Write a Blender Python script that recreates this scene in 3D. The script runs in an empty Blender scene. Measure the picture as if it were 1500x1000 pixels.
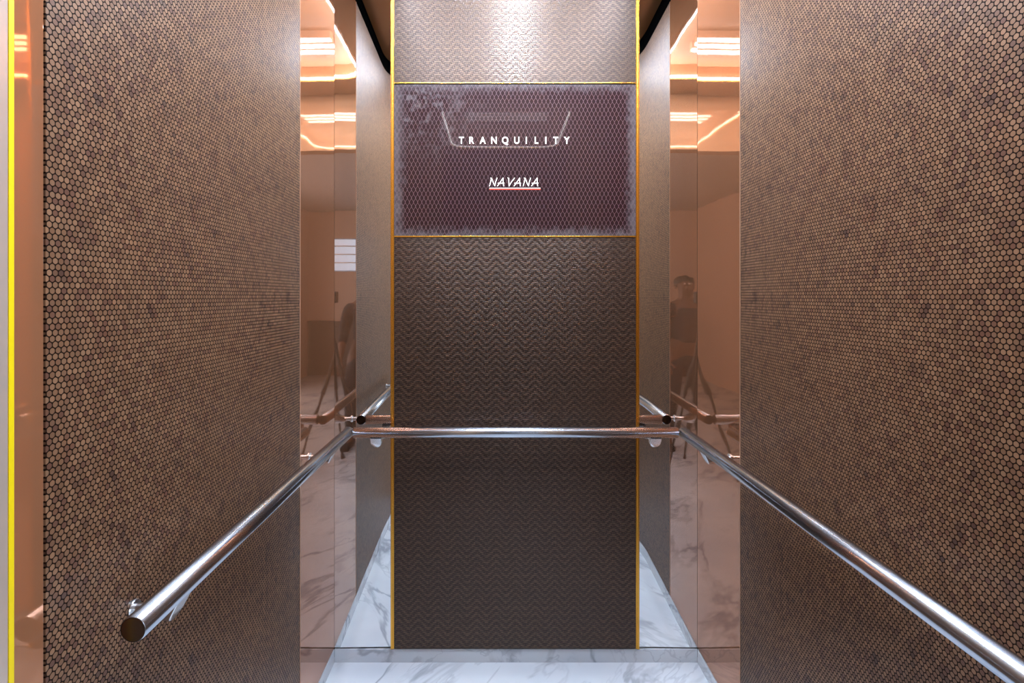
import bpy, bmesh, math, random
from mathutils import Vector, Matrix
random.seed(7)
PI = math.pi
scn = bpy.context.scene
COL = scn.collection

# ------------------------------------------------------------------ measures (metres)
F_PX, VPX, VPY = 752.0, 727.0, 434.0          # focal length and vanishing point
CH = 1.447                                     # camera height
XL, XR, YB = -0.640, 0.795, 2.030              # side and rear faces of the lift car
YF = 0.350                                     # inner face of the front wall
ZW, ZC = 2.815, 2.905                          # top of the wall panels, ceiling
ZB = 0.060                                     # top of the marble skirting
YH0, YH1 = 0.729, 1.672                        # honeycomb panel along the side wall
RAIL_Z, RAIL_R = 0.9355, 0.0204

# ------------------------------------------------------------------ object helpers
def tag(o, label=None, cat=None, group=None, kind=None):
    if label: o['label'] = label
    if cat: o['category'] = cat
    if group: o['group'] = group
    if kind: o['kind'] = kind
    return o

def empty(name, loc, label=None, cat=None, group=None):
    o = bpy.data.objects.new(name, None); COL.objects.link(o)
    o.location = loc; o.empty_display_size = 0.05
    return tag(o, label, cat, group)

def link(name, bm, mat, parent=None, smooth=False, origin=(0, 0, 0), recalc=True):
    """one mesh object; vertices are given in world space, the origin goes to `origin`"""
    if recalc: bmesh.ops.recalc_face_normals(bm, faces=bm.faces)
    me = bpy.data.meshes.new(name)
    og = Vector(parent.location) if parent else Vector(origin)
    p = parent
    while p is not None and p.parent is not None:
        p = p.parent; og = og + Vector(p.location)
    for v in bm.verts: v.co -= og
    bm.to_mesh(me); bm.free()
    if smooth:
        for f in me.polygons: f.use_smooth = True
    o = bpy.data.objects.new(name, me); COL.objects.link(o)
    if parent: o.parent = parent
    else: o.location = og
    for m in (mat if isinstance(mat, (list, tuple)) else [mat]): me.materials.append(m)
    return o

def box(bm, x0, x1, y0, y1, z0, z1, bev=0.0, seg=2):
    r = bmesh.ops.create_cube(bm, size=1)
    vs = r['verts']
    for v in vs:
        v.co = Vector((x0 + (v.co.x + .5) * (x1 - x0), y0 + (v.co.y + .5) * (y1 - y0), z0 + (v.co.z + .5) * (z1 - z0)))
    if bev > 0:
        es = list({e for v in vs for e in v.link_edges})
        bmesh.ops.bevel(bm, geom=es, offset=bev, segments=seg, profile=0.6, affect='EDGES')
    return bm

def B(*a, **k):
    bm = bmesh.new(); return box(bm, *a, **k)

def lathe(bm, p0, axis, prof, n=40):
    """profile [(t, r)] turned about the axis from p0"""
    a = Vector(axis).normalized()
    u = a.orthogonal().normalized(); w = a.cross(u)
    rings = []
    for t, r in prof:
        c = Vector(p0) + a * t
        if r < 1e-6: rings.append([bm.verts.new(c)])
        else: rings.append([bm.verts.new(c + u * (r * math.cos(2 * PI * k / n)) + w * (r * math.sin(2 * PI * k / n))) for k in range(n)])
    for A, Bq in zip(rings, rings[1:]):
        for k in range(n):
            k2 = (k + 1) % n
            if len(A) == 1 and len(Bq) == 1: continue
            if len(A) == 1: bm.faces.new((A[0], Bq[k2], Bq[k]))
            elif len(Bq) == 1: bm.faces.new((A[k], A[k2], Bq[0]))
            else: bm.faces.new((A[k], A[k2], Bq[k2], Bq[k]))
    return bm

def rounded_rect(x0, x1, y0, y1, r, n=10):
    pts = []
    for cx, cy, a0 in ((x1 - r, y1 - r, 0), (x0 + r, y1 - r, PI / 2), (x0 + r, y0 + r, PI), (x1 - r, y0 + r, 1.5 * PI)):
        for k in range(n + 1):
            a = a0 + PI / 2 * k / n
            pts.append((cx + r * math.cos(a), cy + r * math.sin(a)))
    return pts

def ring(bm, po, pi_, z0, z1):
    """closed band between two outlines of equal length"""
    n = len(po)
    V = [[bm.verts.new((p[0], p[1], z)) for p in L] for L in (po, pi_) for z in (z0, z1)]
    for k in range(n):
        j = (k + 1) % n
        bm.faces.new((V[0][k], V[0][j], V[2][j], V[2][k]))
        bm.faces.new((V[1][k], V[1][j], V[3][j], V[3][k]))
        bm.faces.new((V[0][k], V[0][j], V[1][j], V[1][k]))
        bm.faces.new((V[2][k], V[2][j], V[3][j], V[3][k]))
    return bm

# ------------------------------------------------------------------ node helpers
class NT:
    def __init__(s, name):
        s.m = bpy.data.materials.new(name); s.m.use_nodes = True
        s.t = s.m.node_tree; s.t.nodes.clear()
        s.out = s.t.nodes.new('ShaderNodeOutputMaterial')
        s.bsdf = s.t.nodes.new('ShaderNodeBsdfPrincipled')
        s.t.links.new(s.bsdf.outputs[0], s.out.inputs[0])
    def put(s, sock, v):
        if isinstance(v, bpy.types.NodeSocket): s.t.links.new(v, sock)
        else:
            try: sock.default_value = v
            except Exception: sock.default_value = (v, v, v)
    def m_(s, op, *a, clamp=False):
        n = s.t.nodes.new('ShaderNodeMath'); n.operation = op; n.use_clamp = clamp
        for i, v in enumerate(a): s.put(n.inputs[i], v)
        return n.outputs[0]
    def add(s, a, b): return s.m_('ADD', a, b)
    def sub(s, a, b): return s.m_('SUBTRACT', a, b)
    def mul(s, a, b): return s.m_('MULTIPLY', a, b)
    def div(s, a, b): return s.m_('DIVIDE', a, b)
    def mod(s, a, b): return s.m_('FLOORED_MODULO', a, b)
    def lt(s, a, b): return s.m_('LESS_THAN', a, b)
    def floor(s, a): return s.m_('FLOOR', a)
    def absv(s, a): return s.m_('ABSOLUTE', a)
    def length(s, a, b): return s.m_('SQRT', s.add(s.mul(a, a), s.mul(b, b)))
    def sel(s, c, a, b): return s.add(s.mul(c, a), s.mul(s.sub(1.0, c), b))
    def smooth(s, v, lo, hi):
        n = s.t.nodes.new('ShaderNodeMapRange'); n.interpolation_type = 'SMOOTHSTEP'
        s.put(n.inputs[0], v); s.put(n.inputs[1], lo); s.put(n.inputs[2], hi)
        n.inputs[3].default_value = 0.0; n.inputs[4].default_value = 1.0
        return n.outputs[0]
    def coords(s):
        n = s.t.nodes.new('ShaderNodeTexCoord')
        x = s.t.nodes.new('ShaderNodeSeparateXYZ'); s.t.links.new(n.outputs['Object'], x.inputs[0])
        return n.outputs['Object'], x.outputs[0], x.outputs[1], x.outputs[2]
    def comb(s, x, y, z):
        n = s.t.nodes.new('ShaderNodeCombineXYZ')
        for i, v in enumerate((x, y, z)): s.put(n.inputs[i], v)
        return n.outputs[0]
    def noise(s, vec, scale, detail=3.0, rough=0.5, dist=0.0, col=False):
        n = s.t.nodes.new('ShaderNodeTexNoise')
        s.put(n.inputs['Vector'], vec); n.inputs['Scale'].default_value = scale
        n.inputs['Detail'].default_value = detail; n.inputs['Roughness'].default_value = rough
        n.inputs['Distortion'].default_value = dist
        return n.outputs[1 if col else 0]
    def white(s, vec):
        n = s.t.nodes.new('ShaderNodeTexWhiteNoise'); n.noise_dimensions = '3D'; s.put(n.inputs['Vector'], vec)
        return n.outputs['Value']
    def mix(s, f, a, b):
        n = s.t.nodes.new('ShaderNodeMix'); n.data_type = 'RGBA'
        s.put(n.inputs[0], f)
        for i, v in ((6, a), (7, b)):
            s.put(n.inputs[i], v if isinstance(v, bpy.types.NodeSocket) else (*v[:3], 1))
        return n.outputs[2]
    def bump(s, h, strength, dist):
        n = s.t.nodes.new('ShaderNodeBump'); s.put(n.inputs['Height'], h)
        n.inputs['Strength'].default_value = strength; n.inputs['Distance'].default_value = dist
        s.t.links.new(n.outputs[0], s.bsdf.inputs['Normal'])
    def set(s, **k):
        names = {'color': 'Base Color', 'metal': 'Metallic', 'rough': 'Roughness', 'spec': 'Specular IOR Level',
                 'ecol': 'Emission Color', 'estr': 'Emission Strength', 'coat': 'Coat Weight', 'crough': 'Coat Roughness', 'aniso': 'Anisotropic',
                 'ior': 'IOR', 'trans': 'Transmission Weight', 'alpha': 'Alpha'}
        for a, v in k.items():
            if isinstance(v, tuple) and len(v) == 3: v = (*v, 1)
            s.put(s.bsdf.inputs[names[a]], v)
        return s

def lin(r, g, b):
    f = lambda c: (c / 255 / 12.92) if c / 255 <= 0.04045 else ((c / 255 + 0.055) / 1.055) ** 2.4
    return (f(r), f(g), f(b))

def plain(name, col, rough=0.5, metal=0.0, spec=0.5, **k):
    t = NT(name); t.set(color=col, rough=rough, metal=metal, spec=spec, **k); return t.m

# ---- honeycomb laminate: packed rounded cells, every cell its own tone
def honeycomb(name, along):
    t = NT(name); vec, x, y, z = t.coords()
    S = 0.0100
    px = t.div(y if along == 'y' else x, S); py = t.div(z, S)
    R3 = math.sqrt(3)
    ax = t.sub(t.mod(px, 1.0), .5); ay = t.sub(t.mod(py, R3), R3 / 2)
    bx = t.sub(t.mod(t.sub(px, .5), 1.0), .5); by = t.sub(t.mod(t.sub(py, R3 / 2), R3), R3 / 2)
    c = t.lt(t.add(t.mul(ax, ax), t.mul(ay, ay)), t.add(t.mul(bx, bx), t.mul(by, by)))
    gx = t.sel(c, ax, bx); gy = t.sel(c, ay, by)
    d = t.length(gx, gy)
    hx = t.m_('MAXIMUM', t.absv(gx), t.add(t.mul(t.absv(gx), .5), t.mul(t.absv(gy), R3 / 2)))
    e = t.add(t.mul(d, .62), t.mul(hx, .38))
    cell = t.sub(1.0, t.smooth(e, .375, .455))
    ix = t.m_('ROUND', t.mul(t.sub(px, gx), 2.0)); iy = t.m_('ROUND', t.mul(t.sub(py, gy), 2.0 / R3))
    rnd = t.white(t.comb(ix, iy, 3.0)); rnd2 = t.white(t.comb(ix, iy, 11.0))
    patch = t.noise(t.comb(ix, iy, 0.0), 0.16, 2.0, .6)
    base = t.mix(rnd, lin(107, 76, 53), lin(136, 101, 74))
    base = t.mix(t.smooth(rnd2, .66, .97), base, lin(92, 60, 46))
    base = t.mix(t.mul(t.smooth(patch, .53, .70), t.smooth(rnd, .25, .8)), base, lin(64, 41, 33))
    grain = t.noise(vec, 900.0, 2.0)
    base = t.mix(t.mul(grain, .25), base, lin(86, 62, 48))
    t.set(color=t.mix(cell, lin(24, 14, 10), base), rough=.40, spec=t.add(.04, t.mul(cell, .32)))
    t.bump(cell, .20, .0006)
    return t.m

# ---- herringbone twill of flat metallic-looking straps
def weave(name):
    t = NT(name); vec, x, y, z = t.coords()
    CX = CZ = 0.0064
    px = t.div(x, CX); py = t.div(z, CZ)
    i = t.floor(px); j = t.floor(py)
    fx = t.sub(t.sub(px, i), .5); fy = t.sub(t.sub(py, j), .5)
    blk = t.mod(i, 12.0)
    tri = t.m_('MINIMUM', blk, t.sub(11.0, blk))                # 0..5..0 zig-zag
    ph = t.mod(t.add(j, tri), 4.0)
    over = t.lt(ph, 1.5)                                          # upright strap lies on top
    q = t.absv(t.sub(t.add(ph, fy), .5))                          # along the upright float, 0 in its middle
    wv = t.mul(t.sub(1.0, t.smooth(t.absv(fx), .20, .48)), t.sub(1.0, t.smooth(q, .72, 1.0)))
    wh = t.sub(1.0, t.smooth(t.absv(fy), .20, .48))
    h2 = t.sel(over, wv, wh)
    rnd = t.white(t.comb(i, j, 2.0))
    tone = t.add(.60, t.mul(rnd, .40))
    colr = t.mix(t.mul(h2, tone), lin(14, 8, 6), t.mix(over, lin(100, 76, 58), lin(80, 56, 42)))
    t.set(color=colr, rough=.33, spec=.7, metal=.45)
    t.bump(h2, .42, .0016)
    return t.m

# ---- display panel: dark plum film with a net of tall almond cells, cloudy towards its rim
def lattice(name, cx, cz, hw, hh):
    t = NT(name); vec, x, y, z = t.coords()
    W, H = 0.0163, 0.0330
    px = t.div(x, W); py = t.div(z, H)
    ax = t.sub(t.mod(px, 1.0), .5); ay = t.sub(t.mod(py, 1.0), .5)
    bx = t.sub(t.mod(t.sub(px, .5), 1.0), .5); by = t.sub(t.mod(t.sub(py, .5), 1.0), .5)
    # almond: |x| against a cosine width
    def alm(u, v): return t.sub(t.absv(u), t.mul(t.add(t.m_('COSINE', t.mul(v, 2 * PI * .98)), 1.0), .25))
    da = alm(ax, ay); db = alm(bx, by)
    dmin = t.m_('MINIMUM', da, db)
    line = t.smooth(dmin, -.095, -.010)
    # cloudiness
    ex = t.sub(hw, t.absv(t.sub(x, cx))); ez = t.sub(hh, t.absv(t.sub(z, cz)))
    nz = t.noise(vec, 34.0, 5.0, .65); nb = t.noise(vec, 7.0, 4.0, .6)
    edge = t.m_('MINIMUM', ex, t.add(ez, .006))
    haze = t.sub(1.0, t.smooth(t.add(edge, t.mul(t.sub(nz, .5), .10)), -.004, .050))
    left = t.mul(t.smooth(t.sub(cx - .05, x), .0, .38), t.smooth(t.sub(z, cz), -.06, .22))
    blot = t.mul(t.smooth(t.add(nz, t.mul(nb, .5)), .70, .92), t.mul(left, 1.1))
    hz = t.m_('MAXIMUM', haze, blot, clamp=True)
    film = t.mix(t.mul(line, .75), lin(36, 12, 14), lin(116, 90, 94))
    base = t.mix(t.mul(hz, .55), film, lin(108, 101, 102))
    t.set(color=base, rough=.5, spec=.1, coat=.30, crough=.012)
    return t.m

def marble(name, ox=0.0):
    t = NT(name); vec, x, y, z = t.coords()
    rot = t.comb(t.add(t.mul(x, .80), t.mul(y, .60)), t.add(t.mul(y, .80), t.mul(x, -.60)), z)
    stretch = t.comb(t.mul(t.add(t.add(t.mul(x, .80), t.mul(y, -.60)), ox), 2.3), t.mul(t.add(t.mul(y, .80), t.mul(x, .60)), .75), t.mul(z, 2.0))
    n1 = t.noise(stretch, 1.25, 5.0, .55, .7); n2 = t.noise(stretch, 3.0, 4.0, .55, .5); n3 = t.noise(rot, 2.2, 3.0)
    v1 = t.mul(t.sub(1.0, t.smooth(t.absv(t.sub(n1, .5)), .0, .036)), t.add(.35, t.mul(t.smooth(n3, .38, .62), .65)))
    v2 = t.mul(t.sub(1.0, t.smooth(t.absv(t.sub(n2, .52)), .0, .022)), t.sub(1.0, t.smooth(n3, .42, .6)))
    cloud = t.smooth(n3, .35, .75)
    base = t.mix(cloud, lin(214, 218, 222), lin(192, 198, 206))
    base = t.mix(t.mul(v2, .30), base, lin(140, 144, 154))
    base = t.mix(t.mul(v1, .58), base, lin(104, 108, 120))
    t.set(color=base, rough=.16, spec=.5)
    return t.m

def copper(name, colr, metal):
    t = NT(name); vec, x, y, z = t.coords()
    t.set(color=colr, metal=metal, rough=.03, spec=.65)
    w = t.noise(t.comb(t.mul(x, 1.0), t.mul(y, 2.0), t.mul(z, .8)), 2.4, 1.0)
    t.bump(w, .08, .010)
    return t.m

def steel(name, rough, col=(.60, .61, .63)):
    t = NT(name); vec, x, y, z = t.coords()
    t.set(color=col, metal=1.0, rough=rough)
    return t.m

M = {}
M['honey'] = honeycomb('honeycomb_laminate', 'y')
M['weave'] = weave('herringbone_weave')
M['floor'] = marble('floor_marble')
M['skirt'] = marble('skirting_marble', 1.7)
M['copper'] = copper('copper_gloss_panel', lin(178, 120, 84), .74)
M['copper_strip'] = copper('copper_strip_gloss', lin(180, 122, 86), .52)
M['copper_pale'] = copper('pale_copper_header', lin(192, 154, 118), .14)
M['mirror'] = plain('silver_mirror', (.86, .86, .85), .012, 1.0)
M['gold'] = plain('gold_metal', lin(226, 168, 72), .26, 1.0)
M['steel'] = steel('brushed_stainless', .21, (.56, .60, .66))
M['steel_polished'] = steel('polished_stainless', .22, (.74, .75, .77))
M['cap'] = plain('dark_end_cap', lin(52, 32, 20), .14, .55)
M['black'] = plain('black_gap', lin(3, 3, 3), .9, spec=.0)
M['shell'] = plain('dark_wall_shell', lin(24, 20, 18), .7)
M['ceil'] = plain('brown_ceiling_panel', lin(150, 108, 74), .22, .35)
M['cove'] = plain('cove_white', lin(172, 134, 104), .5)
M['yellow'] = plain('yellow_film', lin(232, 204, 14), .4)
M['grey'] = plain('grey_satin_steel', lin(204, 186, 172), .25, .45)
M['pink_edge'] = plain('pale_panel_edge', lin(196, 154, 128), .3, .4)
def glow(name, col, s):
    t = NT(name); t.set(color=tuple(c * .35 for c in col), rough=.6, spec=.1, ecol=col, estr=s); return t.m
M['led'] = glow('led_strip', (.69, .885, 1.15), 270.0)
M['led_inner'] = glow('led_strip_inner', (.69, .885, 1.15), 60.0)
M['spot'] = glow('downlight_lens', (.82, .93, 1.08), 1500.0)
M['letter'] = glow('lit_letter', (1.0, .93, .90), 1.7)
M['red_glow'] = glow('red_glow_line', (1.0, .10, .06), .75)
M['lobby_wall'] = plain('lobby_wall_paint', lin(206, 176, 156), .6)
M['lobby_dado'] = plain('lobby_dark_wood', lin(62, 42, 30), .4)
M['lobby_ceil'] = plain('lobby_ceiling_paint', lin(150, 146, 144), .7)

# ------------------------------------------------------------------ the setting
def struct(name, bm, mat, label=None, **k):
    return tag(link(name, bm, mat, **k), label, kind='structure')

struct('floor', B(XL - .03, XR + .03, YF - .10, YB + .03, -.06, 0), M['floor'], 'white marble lift floor with grey diagonal veins')
struct('wall_left', B(XL - .12, XL - .03, YF - .10, YB + .10, 0, 3.05), M['shell'])
struct('wall_right', B(XR + .03, XR + .12, YF - .10, YB + .10, 0, 3.05), M['shell'])
struct('wall_back', B(XL - .03, XR + .03, YB + .03, YB + .12, 0, 3.05), M['shell'])
OX0, OX1, OZ = -.39, .52, 2.505
bm = bmesh.new()
box(bm, XL - .03, OX0, YF - .10, YF, 0, ZC + .12); box(bm, OX1, XR + .03, YF - .10, YF, 0, ZC + .12)
box(bm, OX0, OX1, YF - .10, YF, OZ, ZC + .12)
struct('wall_front', bm, M['copper_pale'])

struct('baseboard_left', B(XL - .006, XL, YF, YB - .0005, 0, ZB - .007, bev=.0012), M['skirt'], 'low white marble skirting under the left wall panels')
struct('baseboard_right', B(XR, XR + .006, YF, YB - .0005, 0, ZB - .007, bev=.0012), M['skirt'], 'low white marble skirting under the right wall panels')
struct('baseboard_back', B(XL, XR, YB, YB + .012, 0, ZB - .007, bev=.0012), M['skirt'], 'low white marble skirting under the back wall')

struct('trim_2', B(XL - .02, XL - .003, YF, YB - .001, ZW + .001, ZC - .001), M['black'])  # black strips, left and right, paint the shade of the gap above the panels
struct('trim_3', B(XR + .003, XR + .02, YF, YB - .001, ZW + .001, ZC - .001), M['black'])

# ceiling: brown border panel with a rounded recess
RX0, RX1, RY0, RY1 = -.45, .605, .60, 1.72
def ceiling():
    bm = bmesh.new()
    inner = rounded_rect(RX0, RX1, RY0, RY1, .16, 10)
    n = len(inner)
    cx, cy = (RX0 + RX1) / 2, (RY0 + RY1) / 2
    outer = []
    for x, y in inner:                                  # push outwards to the wall line
        dx, dy = x - cx, y - cy
        k = min(((XR + .03 - cx) / abs(dx)) if dx else 9e9, ((YB + .02 - cy) / abs(dy)) if dy else 9e9) if True else 1
        if dx < 0: k = min((cx - XL + .03) / -dx, (max(YB + .02 - cy, 0) / abs(dy)) if dy else 9e9)
        outer.append((cx + dx * k, min(max(cy + dy * k, YF), YB + .02)))
    # square off corners
    for sx, sy in ((XL - .03, YF), (XR + .03, YF), (XL - .03, YB + .02), (XR + .03, YB + .02)):
        j = min(range(n), key=lambda q: (outer[q][0] - sx) ** 2 + (outer[q][1] - sy) ** 2)
        outer[j] = (sx, sy)
    ring(bm, outer, inner, ZC, ZC + .10)
    return bm
struct('ceiling', ceiling(), M['ceil'])
struct('ceiling_recess', B(RX0 - .03, RX1 + .03, RY0 - .03, RY1 + .03, ZC + .10, ZC + .13), M['cove'])

# ------------------------------------------------------------------ ceiling lights
def led_ring():
    t = empty('ceiling_light', ((RX0 + RX1) / 2, (RY0 + RY1) / 2, ZC), 'rounded rectangular strip light round the rim of the ceiling recess', 'ceiling light')
    w = .016
    link('diffuser', ring(bmesh.new(), rounded_rect(RX0 + .012, RX1 - .012, RY0 + .012, RY1 - .012, .15, 10),
                          rounded_rect(RX0 + .012 + w, RX1 - .012 - w, RY0 + .012 + w, RY1 - .012 - w, .134, 10), ZC + .006, ZC + .014), M['led'], t)
    link('frame', ring(bmesh.new(), rounded_rect(RX0 + .0015, RX1 - .0015, RY0 + .0015, RY1 - .0015, .158, 10),
                       rounded_rect(RX0 + .0115, RX1 - .0115, RY0 + .0115, RY1 - .0115, .15, 10), ZC - .004, ZC + .018), M['gold'], t)
led_ring()
for yy, lab in ((.90, 'straight strip light in the ceiling recess nearest the doorway'), (.975, 'middle straight strip light of three in the ceiling recess'),
                (1.05, 'straight strip light in the ceiling recess nearest the back wall')):
    t = empty('strip_light', (.078, yy, ZC + .05), lab, 'ceiling light', 'straight strip lights in the ceiling recess')
    link('diffuser', B(-.27, .43, yy - .013, yy + .013, ZC + .046, ZC + .056, bev=.002), M['led_inner'], t)
    link('housing', B(-.275, .435, yy - .017, yy + .017, ZC + .0565, ZC + .0995), M['cove'], t)
t = empty('downlight', (.09, 1.80, ZC), 'round white downlight in the ceiling above the woven back panel', 'ceiling light')
link('lens', lathe(bmesh.new(), (.09, 1.80, ZC - .004), (0, 0, 1), [(0, 0), (0, .036), (.0035, .036), (.0035, 0)], 32), M['spot'], t)
link('bezel', lathe(bmesh.new(), (.09, 1.80, ZC - .006), (0, 0, 1), [(0, .037), (0, .046), (.0055, .049), (.0055, .037), (0, .037)], 32), M['gold'], t)

# ------------------------------------------------------------------ wall panels
def panel(name, bm, mat, label, cat='wall panel', group=None):
    return tag(link(name, bm, mat), label, cat, group)

ZP = ZB
panel('honeycomb_panel', B(XL - .006, XL, YH0, YH1, ZP, ZW, bev=.0008), M['honey'], 'brown honeycomb-patterned wall panel on the left, behind the rail with a visible free end', group='honeycomb wall panels')
panel('honeycomb_panel', B(XR, XR + .006, YF + .06, YH1, ZP, ZW, bev=.0008), M['honey'], 'brown honeycomb-patterned wall panel filling the right side of the lift', group='honeycomb wall panels')
panel('copper_cladding', B(XL - .006, XL, YH1 + .004, YB - .001, ZP, ZW, bev=.0006), M['copper'], 'tall glossy copper panel between the left honeycomb panel and the back corner', group='glossy copper panels')
panel('copper_cladding', B(XR, XR + .006, YH1 + .004, YB - .001, ZP, ZW, bev=.0006), M['copper'], 'tall glossy copper panel between the right honeycomb panel and the back corner', group='glossy copper panels')
panel('copper_strip', B(XL - .006, XL, .6812, .7255, ZP, ZW, bev=.0006), M['copper_strip'], 'narrow glossy copper strip beside the yellow line at the left edge', group='glossy copper panels')
panel('yellow_strip', B(XL - .006, XL + .0006, .6735, .6808, ZP, ZW), M['yellow'], 'thin bright yellow vertical strip beside the copper strip at the left edge', 'trim')
panel('steel_panel', B(XL - .006, XL, YF + .002, .6728, ZP, ZW, bev=.0006), M['grey'], 'pale grey steel panel at the far left beside the yellow strip')
tag(link('edge_trim', B(XL - .006, XL + .0012, YH1 + .0012, YH1 + .0028, ZP, ZW), M['pink_edge']), 'pale thin edge trim between left honeycomb panel and copper panel', 'trim', 'pale edge trims')
tag(link('edge_trim', B(XR - .0012, XR + .006, YH1 + .0012, YH1 + .0028, ZP, ZW), M['pink_edge']), 'pale thin edge trim between right honeycomb panel and copper panel', 'trim', 'pale edge trims')

# mirrors: very slightly bowed glass, so the reflected lines splay as in the photograph
XM0, XM1 = -.4162, .5635
def mirror(x0, x1, yaw, curl):
    """x0 = edge in the room corner, x1 = edge at the centre panel"""
    bm = bmesh.new(); nx, nz = 40, 24
    L = abs(x1 - x0); H = ZW + .06 - ZP
    cols = [[] for _ in range(nx + 1)]
    for j in range(nz + 1):
        z = ZP + H * j / nz; dep = 0.0
        for k in range(nx + 1):
            q = k / nx; a = yaw
            if q > .86: a = yaw - (curl[0] + curl[1] * abs(z - .98) / .9) * ((q - .86) / .14) ** 1.5
            if k: dep += math.tan(a) * L / nx
            cols[k].append(bm.verts.new((x0 + (x1 - x0) * q, YB + dep, z)))
    front = []
    for A, Bq in zip(cols, cols[1:]):
        for j in range(nz): front.append(bm.faces.new((A[j], Bq[j], Bq[j + 1], A[j + 1])))
    r = bmesh.ops.extrude_face_region(bm, geom=front)
    for v in r['geom']:
        if isinstance(v, bmesh.types.BMVert): v.co.y += .004
    return bm
for args, lab in (((XL + .0004, XM0, .0166, (.0, .007)), 'narrow tall mirror on the back wall between the left corner and gold trim'),
                  ((XR - .0004, XM1, .0166, (.007, .0)), 'narrow tall mirror on the back wall between gold trim and right corner')):
    o = panel('mirror', mirror(*args), M['mirror'], lab, 'mirror', 'back wall mirrors')
    for f in o.data.polygons: f.use_smooth = abs(f.normal.y) > .9
    o.data.set_sharp_from_angle(angle=math.radians(40))

# ------------------------------------------------------------------ centre of the back wall
XC0, XC1 = -.4022, .5495
YP = YB - .008
Z1, Z2 = 1.6835, 2.2850
WOVEN = 'woven back panels'
panel('woven_panel', B(XC0, XC1, YP, YB + .004, ZP, Z1 - .004, bev=.0008), M['weave'], 'tall dark brown herringbone woven panel below the lit display panel', group=WOVEN)
panel('woven_panel', B(XC0, XC1, YP, YB + .004, Z2 + .004, ZC - .001, bev=.0008), M['weave'], 'brightly lit herringbone woven panel above the display panel', group=WOVEN)
for x0, x1, side in ((XM0 + .0005, XC0 - .0005, 'left'), (XC1 + .0005, XM1 - .0005, 'right')):
    bm = bmesh.new(); w = x1 - x0
    box(bm, x0, x0 + w * .62, YP - .004, YB + .006, ZP, ZC - .001, bev=.001) if side == 'left' else box(bm, x1 - w * .62, x1, YP - .004, YB + .006, ZP, ZC - .001, bev=.001)
    if side == 'left': box(bm, x0 + w * .62, x1, YP - .001, YB + .006, ZP, ZC - .001)
    else: box(bm, x0, x1 - w * .62, YP - .001, YB + .006, ZP, ZC - .001)
    tag(link('gold_trim', bm, M['gold']), 'vertical gold trim along the %s edge of the woven panels' % side, 'trim', 'gold trims')
tag(link('gold_trim', B(XC0, XC1, YP - .003, YB, Z1 - .0035, Z1 + .0015, bev=.0008), M['gold']), 'horizontal gold trim under the display panel', 'trim', 'gold trims')
tag(link('gold_trim', B(XC0, XC1, YP - .003, YB, Z2 - .0005, Z2 + .0038, bev=.0008), M['gold']), 'horizontal gold trim above the display panel', 'trim', 'gold trims')

# display panel with lit lettering
DX, DZ = (XC0 + XC1) / 2, (Z1 + Z2) / 2
M['lattice'] = None
disp = empty('display_panel', (DX, YP, Z1 + .002), 'dark plum glass display panel lettered TRANQUILITY and NAVANA in white light', 'sign')
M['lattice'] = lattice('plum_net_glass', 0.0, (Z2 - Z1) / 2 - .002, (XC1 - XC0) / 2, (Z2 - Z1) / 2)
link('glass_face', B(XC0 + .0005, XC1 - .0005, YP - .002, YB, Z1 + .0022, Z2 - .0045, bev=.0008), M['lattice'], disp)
link('shadow_gap', B(XC0 + .0005, XC1 - .0005, YP, YB, Z2 - .0042, Z2 - .0008), M['black'], disp)
YG = YP - .002
PXM = (YG) / F_PX                                  # metres per picture pixel at the glass
def gx(px): return (px - VPX) * PXM
def gz(py): return CH + (VPY - py) * PXM

def text_mesh(ch, height, width, bold):
    cu = bpy.data.curves.new('glyph', 'FONT'); cu.body = ch; cu.size = 1.0; cu.offset = bold; cu.extrude = 0.0; cu.align_x = 'LEFT'
    cu.resolution_u = 4
    ob = bpy.data.objects.new('glyph', cu); COL.objects.link(ob)
    bpy.context.view_layer.update()
    me = bpy.data.meshes.new_from_object(ob.evaluated_get(bpy.context.evaluated_depsgraph_get()))
    bpy.data.objects.remove(ob); bpy.data.curves.remove(cu)
    return me
cap = None
glyphs = []
for ch, cpx in zip('TRANQUILITY', (245, 348, 458, 570, 682, 798, 893, 995, 1088, 1187, 1297)):
    me = text_mesh(ch, 1, 1, .018)
    xs = [v.co.x for v in me.vertices]; ys = [v.co.y for v in me.vertices]
    if cap is None: cap = max(ys)
    k = 10.0 * PXM / cap; kx = k * .86
    bm = bmesh.new(); t2 = bmesh.new(); t2.from_mesh(me); bpy.data.meshes.remove(me)
    mx = (min(xs) + max(xs)) / 2
    X = gx(640 + cpx / 6.82); Z = gz(210.3)
    for v in t2.verts: v.co = Vector((X + (v.co.x - mx) * kx, 0, Z + v.co.y * k))
    vm = {v: bm.verts.new(v.co) for v in t2.verts}
    for f in t2.faces: bm.faces.new([vm[v] for v in f.verts])
    t2.free(); glyphs.append((ch, bm))
def thicken(bm, y0, th):
    for v in bm.verts: v.co.y = y0
    r = bmesh.ops.extrude_face_region(bm, geom=list(bm.faces))
    for v in r['geom']:
        if isinstance(v, bmesh.types.BMVert): v.co.y -= th
    return bm
for ch, bm in glyphs: link('headline_letter', thicken(bm, YG - .0002, .0008), M['letter'], disp)

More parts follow.
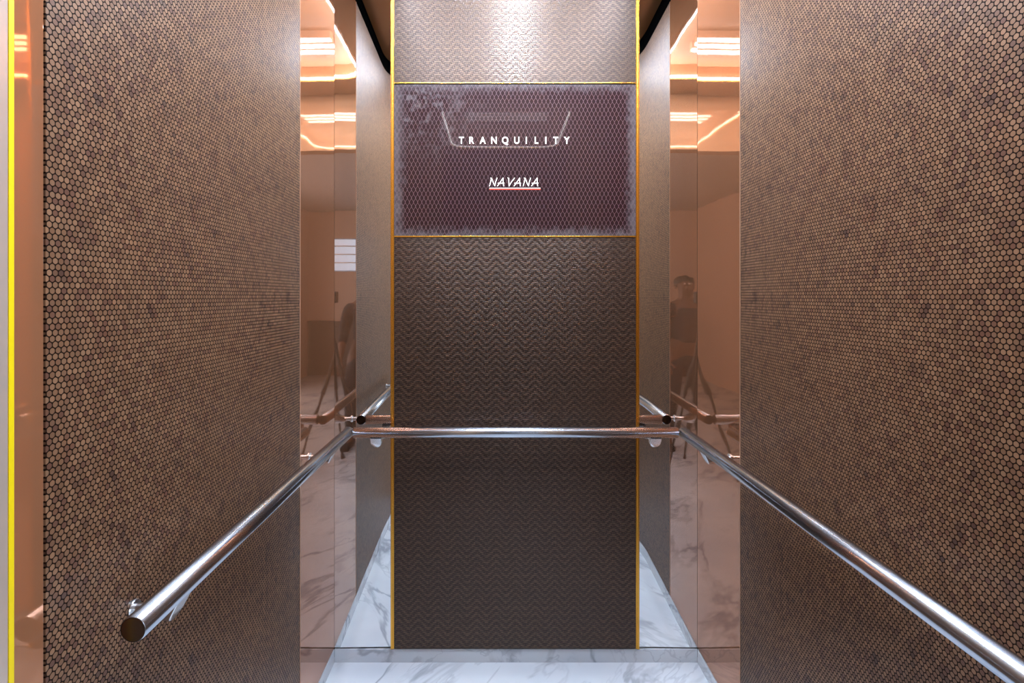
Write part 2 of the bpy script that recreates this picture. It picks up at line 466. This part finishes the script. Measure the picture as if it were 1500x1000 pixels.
# NAVANA: slanted pen-like capitals, drawn as strokes (unit box, then sheared)
STROKES = {
    'N': [[(0.0, 0.0), (0.10, .5), (0.16, .98)], [(0.04, 1.0), (0.18, .96), (0.45, .45), (0.72, .02)], [(0.72, .02), (0.80, .5), (0.92, 1.0)]],
    'A': [[(0.0, 0.0), (0.28, .42), (0.66, 1.0)], [(0.66, 1.0), (0.72, .5), (0.84, 0.0)], [(0.02, .34), (0.40, .33), (0.86, .36)]],
    'V': [[(0.0, 1.02), (0.14, .98), (0.20, .5), (0.28, 0.0)], [(0.28, 0.0), (0.55, .5), (0.92, 1.0)]],
}
def stroke(bm, pts, w):
    L = []; R = []
    for k, p in enumerate(pts):
        a = Vector(pts[max(k - 1, 0)]); b = Vector(pts[min(k + 1, len(pts) - 1)])
        d = (b - a).normalized(); n = Vector((-d.y, d.x)) * w / 2; p = Vector(p)
        if k == 0: p = p - d * w * .35
        if k == len(pts) - 1: p = p + d * w * .35
        L.append(bm.verts.new((p.x + n.x, 0, p.y + n.y))); R.append(bm.verts.new((p.x - n.x, 0, p.y - n.y)))
    for k in range(len(pts) - 1): bm.faces.new((L[k], R[k], R[k + 1], L[k + 1]))
for ch, x0 in zip('NAVANA', (526, 606, 700, 772, 862, 946)):
    bm = bmesh.new(); h = 11.6 * PXM; w = (78 if ch != 'V' else 80) / 6.82 * PXM
    for s in STROKES[ch]:
        stroke(bm, [(gx(640 + x0 / 6.82) + (p[0] * .92 + p[1] * .10) * w, gz(272.3) + p[1] * h) for p in s], 1.1 * PXM)
    link('logo_letter', thicken(bm, YG - .0002, .0008), M['letter'], disp)
bm = bmesh.new()
for q in range(1): box(bm, gx(640 + 524 / 6.82), gx(640 + 1035 / 6.82), YG - .001, YG - .0002, gz(276.0), gz(275.1))
link('logo_underline', bm, M['letter'], disp)
bm = bmesh.new(); box(bm, gx(640 + 524 / 6.82), gx(640 + 1035 / 6.82), YG - .0009, YG - .0002, gz(277.8), gz(276.6))  # thin emissive bar stands in for the red glow below the underline
tag(link('logo_red_glow', bm, M['red_glow'], disp), 'red glow under NAVANA, made as a line')

# ------------------------------------------------------------------ handrails
def bracket(parent, base, out, length):
    """stub cylinder standing off the wall under the tube; base = point on the wall face, out = unit vector into the car"""
    out = Vector(out)
    bm = bmesh.new()
    lathe(bm, Vector(base), out, [(0, 0), (0, .0085), (length - .052, .0085), (length - .052, 0)], 24)
    side = out.cross(Vector((0, 0, 1))); B0 = Vector(base)
    def outline(t, hw, low, top):                       # tombstone: straight sides, round foot
        pts = [(hw, top)] + [(hw * math.cos(PI * k / 14), low + hw - hw * math.sin(PI * k / 14)) for k in range(15)] + [(-hw, top)]
        return [bm.verts.new(B0 + out * (t - (top - w) * .52) + side * u + Vector((0, 0, w))) for u, w in pts]   # face leans back towards its foot
    rings = [outline(length - .056, .0095, -.0095, .0100), outline(length - .030, .0170, -.0165, .0165), outline(length - .006, .0205, -.0205, .0180), outline(length - .001, .0205, -.0205, .0180), outline(length, .0192, -.0192, .0172)]
    n = len(rings[0])
    for A, Bq in zip(rings, rings[1:]):
        for k in range(n): bm.faces.new((A[k], A[(k + 1) % n], Bq[(k + 1) % n], Bq[k]))
    bm.faces.new(rings[0]); bm.faces.new(rings[-1])
    b = link('bracket', bm, M['steel_polished'], parent)
    for f in b.data.polygons: f.use_smooth = True
    b.data.set_sharp_from_angle(angle=math.radians(35))
    r = link('rosette', lathe(bmesh.new(), Vector(base), out, [(0, .0088), (0, .0150), (.003, .0150), (.0045, .0138), (.0045, .0088), (0, .0088)], 36), M['steel_polished'], parent)
    r.parent = b; r.location = (0, 0, 0)
    r.data.set_sharp_from_angle(angle=math.radians(35))
    return b

def rail(p0, p1, label, brackets, out, cap0=True):
    p0, p1 = Vector(p0), Vector(p1)
    t = empty('handrail', (p0 + p1) / 2, label, 'handrail', 'stainless steel handrails')
    L = (p1 - p0).length; a = (p1 - p0).normalized(); R = RAIL_R
    tb = link('rail_tube', lathe(bmesh.new(), p0, a, [(0, R - .0012), (.0015, R), (L - .0015, R), (L, R - .0012)], 48), M['steel'], t, smooth=True)
    for p, d in ((p0, -a), (p1, a)):
        c = link('end_cap', lathe(bmesh.new(), p - d * .0008, d, [(0, 0), (0, R - .0016), (.0006, R - .0016), (.0014, R - .003), (.0014, 0)], 48), M['cap'], t)
        tag(c, 'dark round end cap')
    for bp, ln in brackets: bracket(t, bp, out, ln)
    return t
BZ = RAIL_Z - .0375
rail((-.558, .788, RAIL_Z), (-.557, 1.937, RAIL_Z), 'steel tube handrail on the left wall with its round end in view',
     (((XL, .905, BZ), .090), ((XL, 1.755, BZ), .088)), (1, 0, 0))
rail((.709, .52, RAIL_Z), (.704, 1.932, RAIL_Z), 'steel tube handrail along the right honeycomb wall',
     (((XR, .62, BZ), .095), ((XR, 1.745, BZ), .096)), (-1, 0, 0))
rail((-.535, 1.930, RAIL_Z), (.681, 1.930, RAIL_Z), 'steel tube handrail running across the back wall',
     (((-.452, YB + .004, BZ), .116), ((.598, YB + .004, BZ), .116)), (0, -1, 0))

# ------------------------------------------------------------------ lobby behind the viewer (seen only in reflections)
LX0, LX1, LY0, LY1, LZ = -2.2, 2.4, -5.3, .25, 3.0
struct('floor_lobby', B(LX0, LX1, LY0, LY1, -.06, 0), M['floor'])
struct('ceiling_lobby', B(LX0, LX1, LY0, LY1, LZ, LZ + .06), M['lobby_ceil'])
bm = bmesh.new()
WX0, WX1, WZ0, WZ1 = -.70, 1.75, 1.90, 2.50
box(bm, LX0, WX0, LY0 - .12, LY0, 0, LZ); box(bm, WX1, LX1, LY0 - .12, LY0, 0, LZ)
box(bm, WX0, WX1, LY0 - .12, LY0, 0, WZ0); box(bm, WX0, WX1, LY0 - .12, LY0, WZ1, LZ)
struct('wall_lobby_end', bm, M['lobby_wall'])
struct('trim_1', B(LX0 + .001, LX1 - .001, LY0 + .001, LY0 + .03, 0, 1.0), M['lobby_dado'])
struct('wall_lobby_left', B(LX0 - .1, LX0, LY0, LY1, 0, LZ), M['lobby_wall'])
bm = bmesh.new()
SY0, SY1, SZ0, SZ1 = -3.6, -.5, .1, 2.6  # opening of an added side window, there only to let fill light in
box(bm, LX1, LX1 + .1, LY0, SY0, 0, LZ); box(bm, LX1, LX1 + .1, SY1, LY1, 0, LZ)
box(bm, LX1, LX1 + .1, SY0, SY1, 0, SZ0); box(bm, LX1, LX1 + .1, SY0, SY1, SZ1, LZ)
struct('wall_lobby_right', bm, M['lobby_wall'])
bm = bmesh.new()
box(bm, LX0, XL - .10, .25, .35, 0, LZ); box(bm, XR + .10, LX1, .25, .35, 0, LZ); box(bm, XL - .10, XR + .10, .24, .249, 2.6, LZ)
struct('wall_lobby_lift', bm, M['lobby_wall'])
tg = NT('window_glass'); tg.set(color=(.95, .97, 1), rough=.0, trans=1.0, ior=1.01)
for nm, args in (('window_1', (WX0, WX1, LY0 - .10, LY0 - .09, WZ0, WZ1)), ('added_side_window', (LX1 + .08, LX1 + .09, SY0, SY1, SZ0, SZ1))):
    struct(nm, B(*args), tg.m)

for k, z in enumerate((2.05, 2.20, 2.35)):
    struct('trim_%d' % (4 + k), B(WX0, WX1, LY0 - .03, LY0 - .01, z, z + .018), M['grey'])

# ------------------------------------------------------------------ photographer and tripod (in the lobby, seen reflected in the copper)
def skin(name, chains, mat, parent, sub=2):
    """chains: lists of (x, y, z, r); a chain whose first point repeats an earlier point is joined to it"""
    bm = bmesh.new(); lay = bm.verts.layers.skin.verify(); seen = {}
    for ch in chains:
        prev = None
        for (x, y, z, r) in ch:
            k = (round(x, 4), round(y, 4), round(z, 4))
            v = seen.get(k)
            if v is None:
                v = bm.verts.new((x, y, z)); v[lay].radius = (r, r); seen[k] = v
                if len(seen) == 1: v[lay].use_root = True
            if prev is not None and prev is not v and not bm.edges.get((prev, v)): bm.edges.new((prev, v))
            prev = v
    me = bpy.data.meshes.new(name); bm.to_mesh(me); bm.free()
    o = bpy.data.objects.new(name, me); COL.objects.link(o)
    o.modifiers.new('skin', 'SKIN').use_smooth_shade = True
    m = o.modifiers.new('subsurf', 'SUBSURF'); m.levels = sub; m.render_levels = sub
    bpy.context.view_layer.update()
    ev = bpy.data.meshes.new_from_object(o.evaluated_get(bpy.context.evaluated_depsgraph_get()))
    bpy.data.objects.remove(o)
    for f in ev.polygons: f.use_smooth = True
    og = Vector(parent.location)
    ev.transform(Matrix.Translation(-og)) if False else None
    o = bpy.data.objects.new(name, ev); COL.objects.link(o); o.parent = parent
    ev.materials.clear(); ev.materials.append(mat)
    return o
M['skin'] = plain('skin', lin(96, 64, 46), .6)
M['cloth_dark'] = plain('dark_shirt_cloth', lin(34, 32, 36), .85)
M['cloth_trousers'] = plain('dark_trouser_cloth', lin(28, 29, 36), .85)
M['hair'] = plain('black_hair', lin(18, 15, 13), .6)
M['rubber'] = plain('black_rubber', lin(16, 16, 17), .6)
M['camera_body'] = plain('black_camera_body', lin(20, 20, 21), .45)

P = empty('person', (-.12, -.90, 0), 'person in dark shirt and trousers standing behind the tripod in the lobby', 'person')
pelvis = (0, 0, .93, .125); waist = (0, .005, 1.05, .115); chest = (0, .0, 1.22, .135); neck0 = (0, -.005, 1.37, .075); neck1 = (0, .005, 1.43, .052)
jaw = (0, .022, 1.50, .066); head = (0, .012, 1.565, .085); crown = (0, .0, 1.615, .062)
chains = [[pelvis, waist, chest, neck0, neck1, jaw, head, crown], [jaw, (0, .095, 1.528, .012)]]
tr = [[(0, 0, .96, .135), (0, 0, .90, .13)]]; sh = [[(0, 0, .98, .135), (0, .005, 1.06, .128), (0, 0, 1.22, .148), (0, -.005, 1.345, .085)]]
for q in (-1, 1):
    hip = (.095 * q, 0, .86, .085); knee = (.13 * q, .02, .48, .056); ank = (.155 * q, -.02, .09, .038)
    chains.append([pelvis, hip, knee, (.142 * q, -.01, .33, .054), ank, (.165 * q, .09, .035, .032)])
    tr.append([(0, 0, .90, .13), (.092 * q, 0, .84, .098), (.13 * q, .02, .48, .072), (.153 * q, -.018, .13, .060)])
    shd = (.165 * q, -.01, 1.325, .060); elb = (.225 * q, -.05, 1.06, .043); wri = (.215 * q, .10, .87, .029); palm = (.212 * q, .15, .815, .030)
    chains.append([neck0, shd, (.20 * q, -.03, 1.2, .050), elb, (.222 * q, .03, .97, .040), wri, palm])
    sh.append([(0, -.005, 1.345, .085), (.168 * q, -.01, 1.318, .072), (.20 * q, -.03, 1.2, .062), (.224 * q, -.05, 1.075, .054), (.223 * q, .02, .985, .048)])
    for k, (dx, ln) in enumerate(((-.027, .070), (-.009, .080), (.009, .074), (.027, .058))):
        bx = .212 * q + dx * .9
        chains.append([palm, (bx, .172, .792, .010), (bx + dx * .15, .172 + ln * .42, .792 - ln * .48, .009), (bx + dx * .2, .172 + ln * .55, .792 - ln * .95, .0078)])
    tx = -.03 * q
    chains.append([palm, (.212 * q + tx, .165, .822, .012), (.212 * q + tx * 1.7, .200, .806, .010), (.212 * q + tx * 1.8, .226, .786, .0085)])
    e = link('eye', lathe(bmesh.new(), (0, 0, -.009), (0, 0, 1), [(0, 0), (.0026, .0065), (.009, .009), (.0154, .0065), (.018, 0)], 12), plain('eye_white', lin(210, 205, 200), .3) if q < 0 else bpy.data.materials['eye_white'], P, smooth=True)
    e.location = (.031 * q, .088, 1.568); e.data.transform(Matrix.Translation(P.location))
    ear = link('ear', lathe(bmesh.new(), (0, 0, -.03), (0, 0, 1), [(0, 0), (.006, .009), (.03, .013), (.052, .010), (.06, 0)], 12), M['skin'], P, smooth=True)
    ear.data.transform(Matrix.Translation(P.location)); ear.location = (.085 * q, .005, 1.545); ear.scale = (.5, 1, 1)
    shoe = bmesh.new()
    box(shoe, .165 * q - .045, .165 * q + .045, -.085, .175, 0.001, .075, bev=.026, seg=3)
    for v in shoe.verts:
        if v.co.y > .08: v.co.z *= .78
    shoe.transform(Matrix.Translation(P.location))
    link('shoe', shoe, M['rubber'], P, smooth=True)
skin('body', chains, M['skin'], P)
skin('shirt', sh, M['cloth_dark'], P)
skin('trousers', tr, M['cloth_trousers'], P)
hair = bmesh.new(); lathe(hair, (0, -.012, 1.555), (0, -.25, 1), [(0, .091), (.03, .097), (.06, .088), (.085, .055), (.096, 0)], 28)
hair.transform(Matrix.Translation(P.location)); link('hair', hair, M['hair'], P, smooth=True)

T = empty('tripod', (0, -.10, 0), 'black three-legged camera tripod standing in front of the lift doorway', 'tripod')
ty = -.10
link('center_column', lathe(bmesh.new(), (0, ty, .95), (0, 0, 1), [(0, 0), (0, .015), (.37, .015), (.37, 0)], 20), M['rubber'], T)
link('tripod_head', lathe(bmesh.new(), (0, ty, 1.32), (0, 0, 1), [(0, 0), (0, .03), (.02, .034), (.05, .022), (.06, .036), (.073, .036), (.073, 0)], 24), M['rubber'], T)
for k in range(3):
    a = PI / 2 + PI + k * 2 * PI / 3
    top = Vector((.03 * math.cos(a), ty + .03 * math.sin(a), 1.16)); ft = Vector((.42 * math.cos(a), ty + .42 * math.sin(a), .012))
    d = (ft - top); L = d.length
    lg = link('leg', lathe(bmesh.new(), top, d, [(0, 0), (0, .016), (L * .4, .016), (L * .4, .018), (L * .43, .018), (L * .43, .012), (L * .97, .010), (L * .97, 0)], 16), M['rubber'], T)
    ftm = link('rubber_foot', lathe(bmesh.new(), top + d * .968, d, [(0, 0), (0, .013), (L * .03, .015), (L * .034, 0)], 16), M['rubber'], lg)
    ftm.parent = lg
link('tripod_collar', lathe(bmesh.new(), (0, ty, 1.13), (0, 0, 1), [(0, .0155), (0, .045), (.05, .045), (.05, .0155), (0, .0155)], 24), M['rubber'], T)

K = empty('camera', (0, -.10, 1.3945), 'black camera with a wide lens mounted on the tripod', 'camera')
bm = bmesh.new(); box(bm, -.067, .067, -.135, -.075, 1.394, 1.486, bev=.010); link('camera_body', bm, M['camera_body'], K)
bm = bmesh.new(); box(bm, -.028, .028, -.13, -.078, 1.480, 1.512, bev=.010); link('viewfinder', bm, M['camera_body'], K)
link('lens', lathe(bmesh.new(), (0, -.076, CH), (0, 1, 0), [(0, 0), (0, .036), (.03, .036), (.034, .040), (.058, .040), (.058, .033), (.048, .028), (.046, 0)], 32), M['camera_body'], K)

# ------------------------------------------------------------------ light
w = bpy.data.worlds.new('sky'); scn.world = w; w.use_nodes = True
bgn = w.node_tree.nodes['Background']
bgn.inputs[0].default_value = (.55, .74, 1.0, 1); bgn.inputs[1].default_value = .7

def area(name, loc, direction, sx, sy, power, col):
    l = bpy.data.lights.new(name, 'AREA'); l.shape = 'RECTANGLE'; l.size = sx; l.size_y = sy; l.energy = power; l.color = col
    o = bpy.data.objects.new(name, l); COL.objects.link(o); o.location = loc
    o.rotation_euler = Vector(direction).to_track_quat('-Z', 'Z').to_euler()
    return o
area('side_fill_light', (LX1 + .06, (SY0 + SY1) / 2, (SZ0 + SZ1) / 2), (-1, 0, 0), 2.4, 3.0, 100, (.82, .90, 1.0))  # added fill lamp at the made-up side window of the lobby
area('transom_daylight', ((WX0 + WX1) / 2, LY0 - .05, (WZ0 + WZ1) / 2), (0, 1, -.1), 2.3, .56, 5, (.5, .72, 1.0))

# ------------------------------------------------------------------ camera
cam = bpy.data.cameras.new('camera'); co = bpy.data.objects.new('camera', cam); COL.objects.link(co)
cam.sensor_width = 36.0; cam.lens = 36.0 * F_PX / 1500.0
cam.shift_x = (750 - VPX) / 1500.0; cam.shift_y = -(500 - VPY) / 1500.0
cam.clip_start = .02
co.location = (0, 0, CH); co.rotation_euler = (PI / 2, 0, 0)
scn.camera = co
scn.view_settings.view_transform = 'Standard'; scn.view_settings.look = 'None'
scn.view_settings.gamma = 1.0; scn.view_settings.use_curve_mapping = False
scn.view_settings.exposure = 0.03
scn.cycles.max_bounces = 14; scn.cycles.glossy_bounces = 9; scn.cycles.diffuse_bounces = 5; scn.cycles.transmission_bounces = 6
scn.cycles.sample_clamp_indirect = 8.0
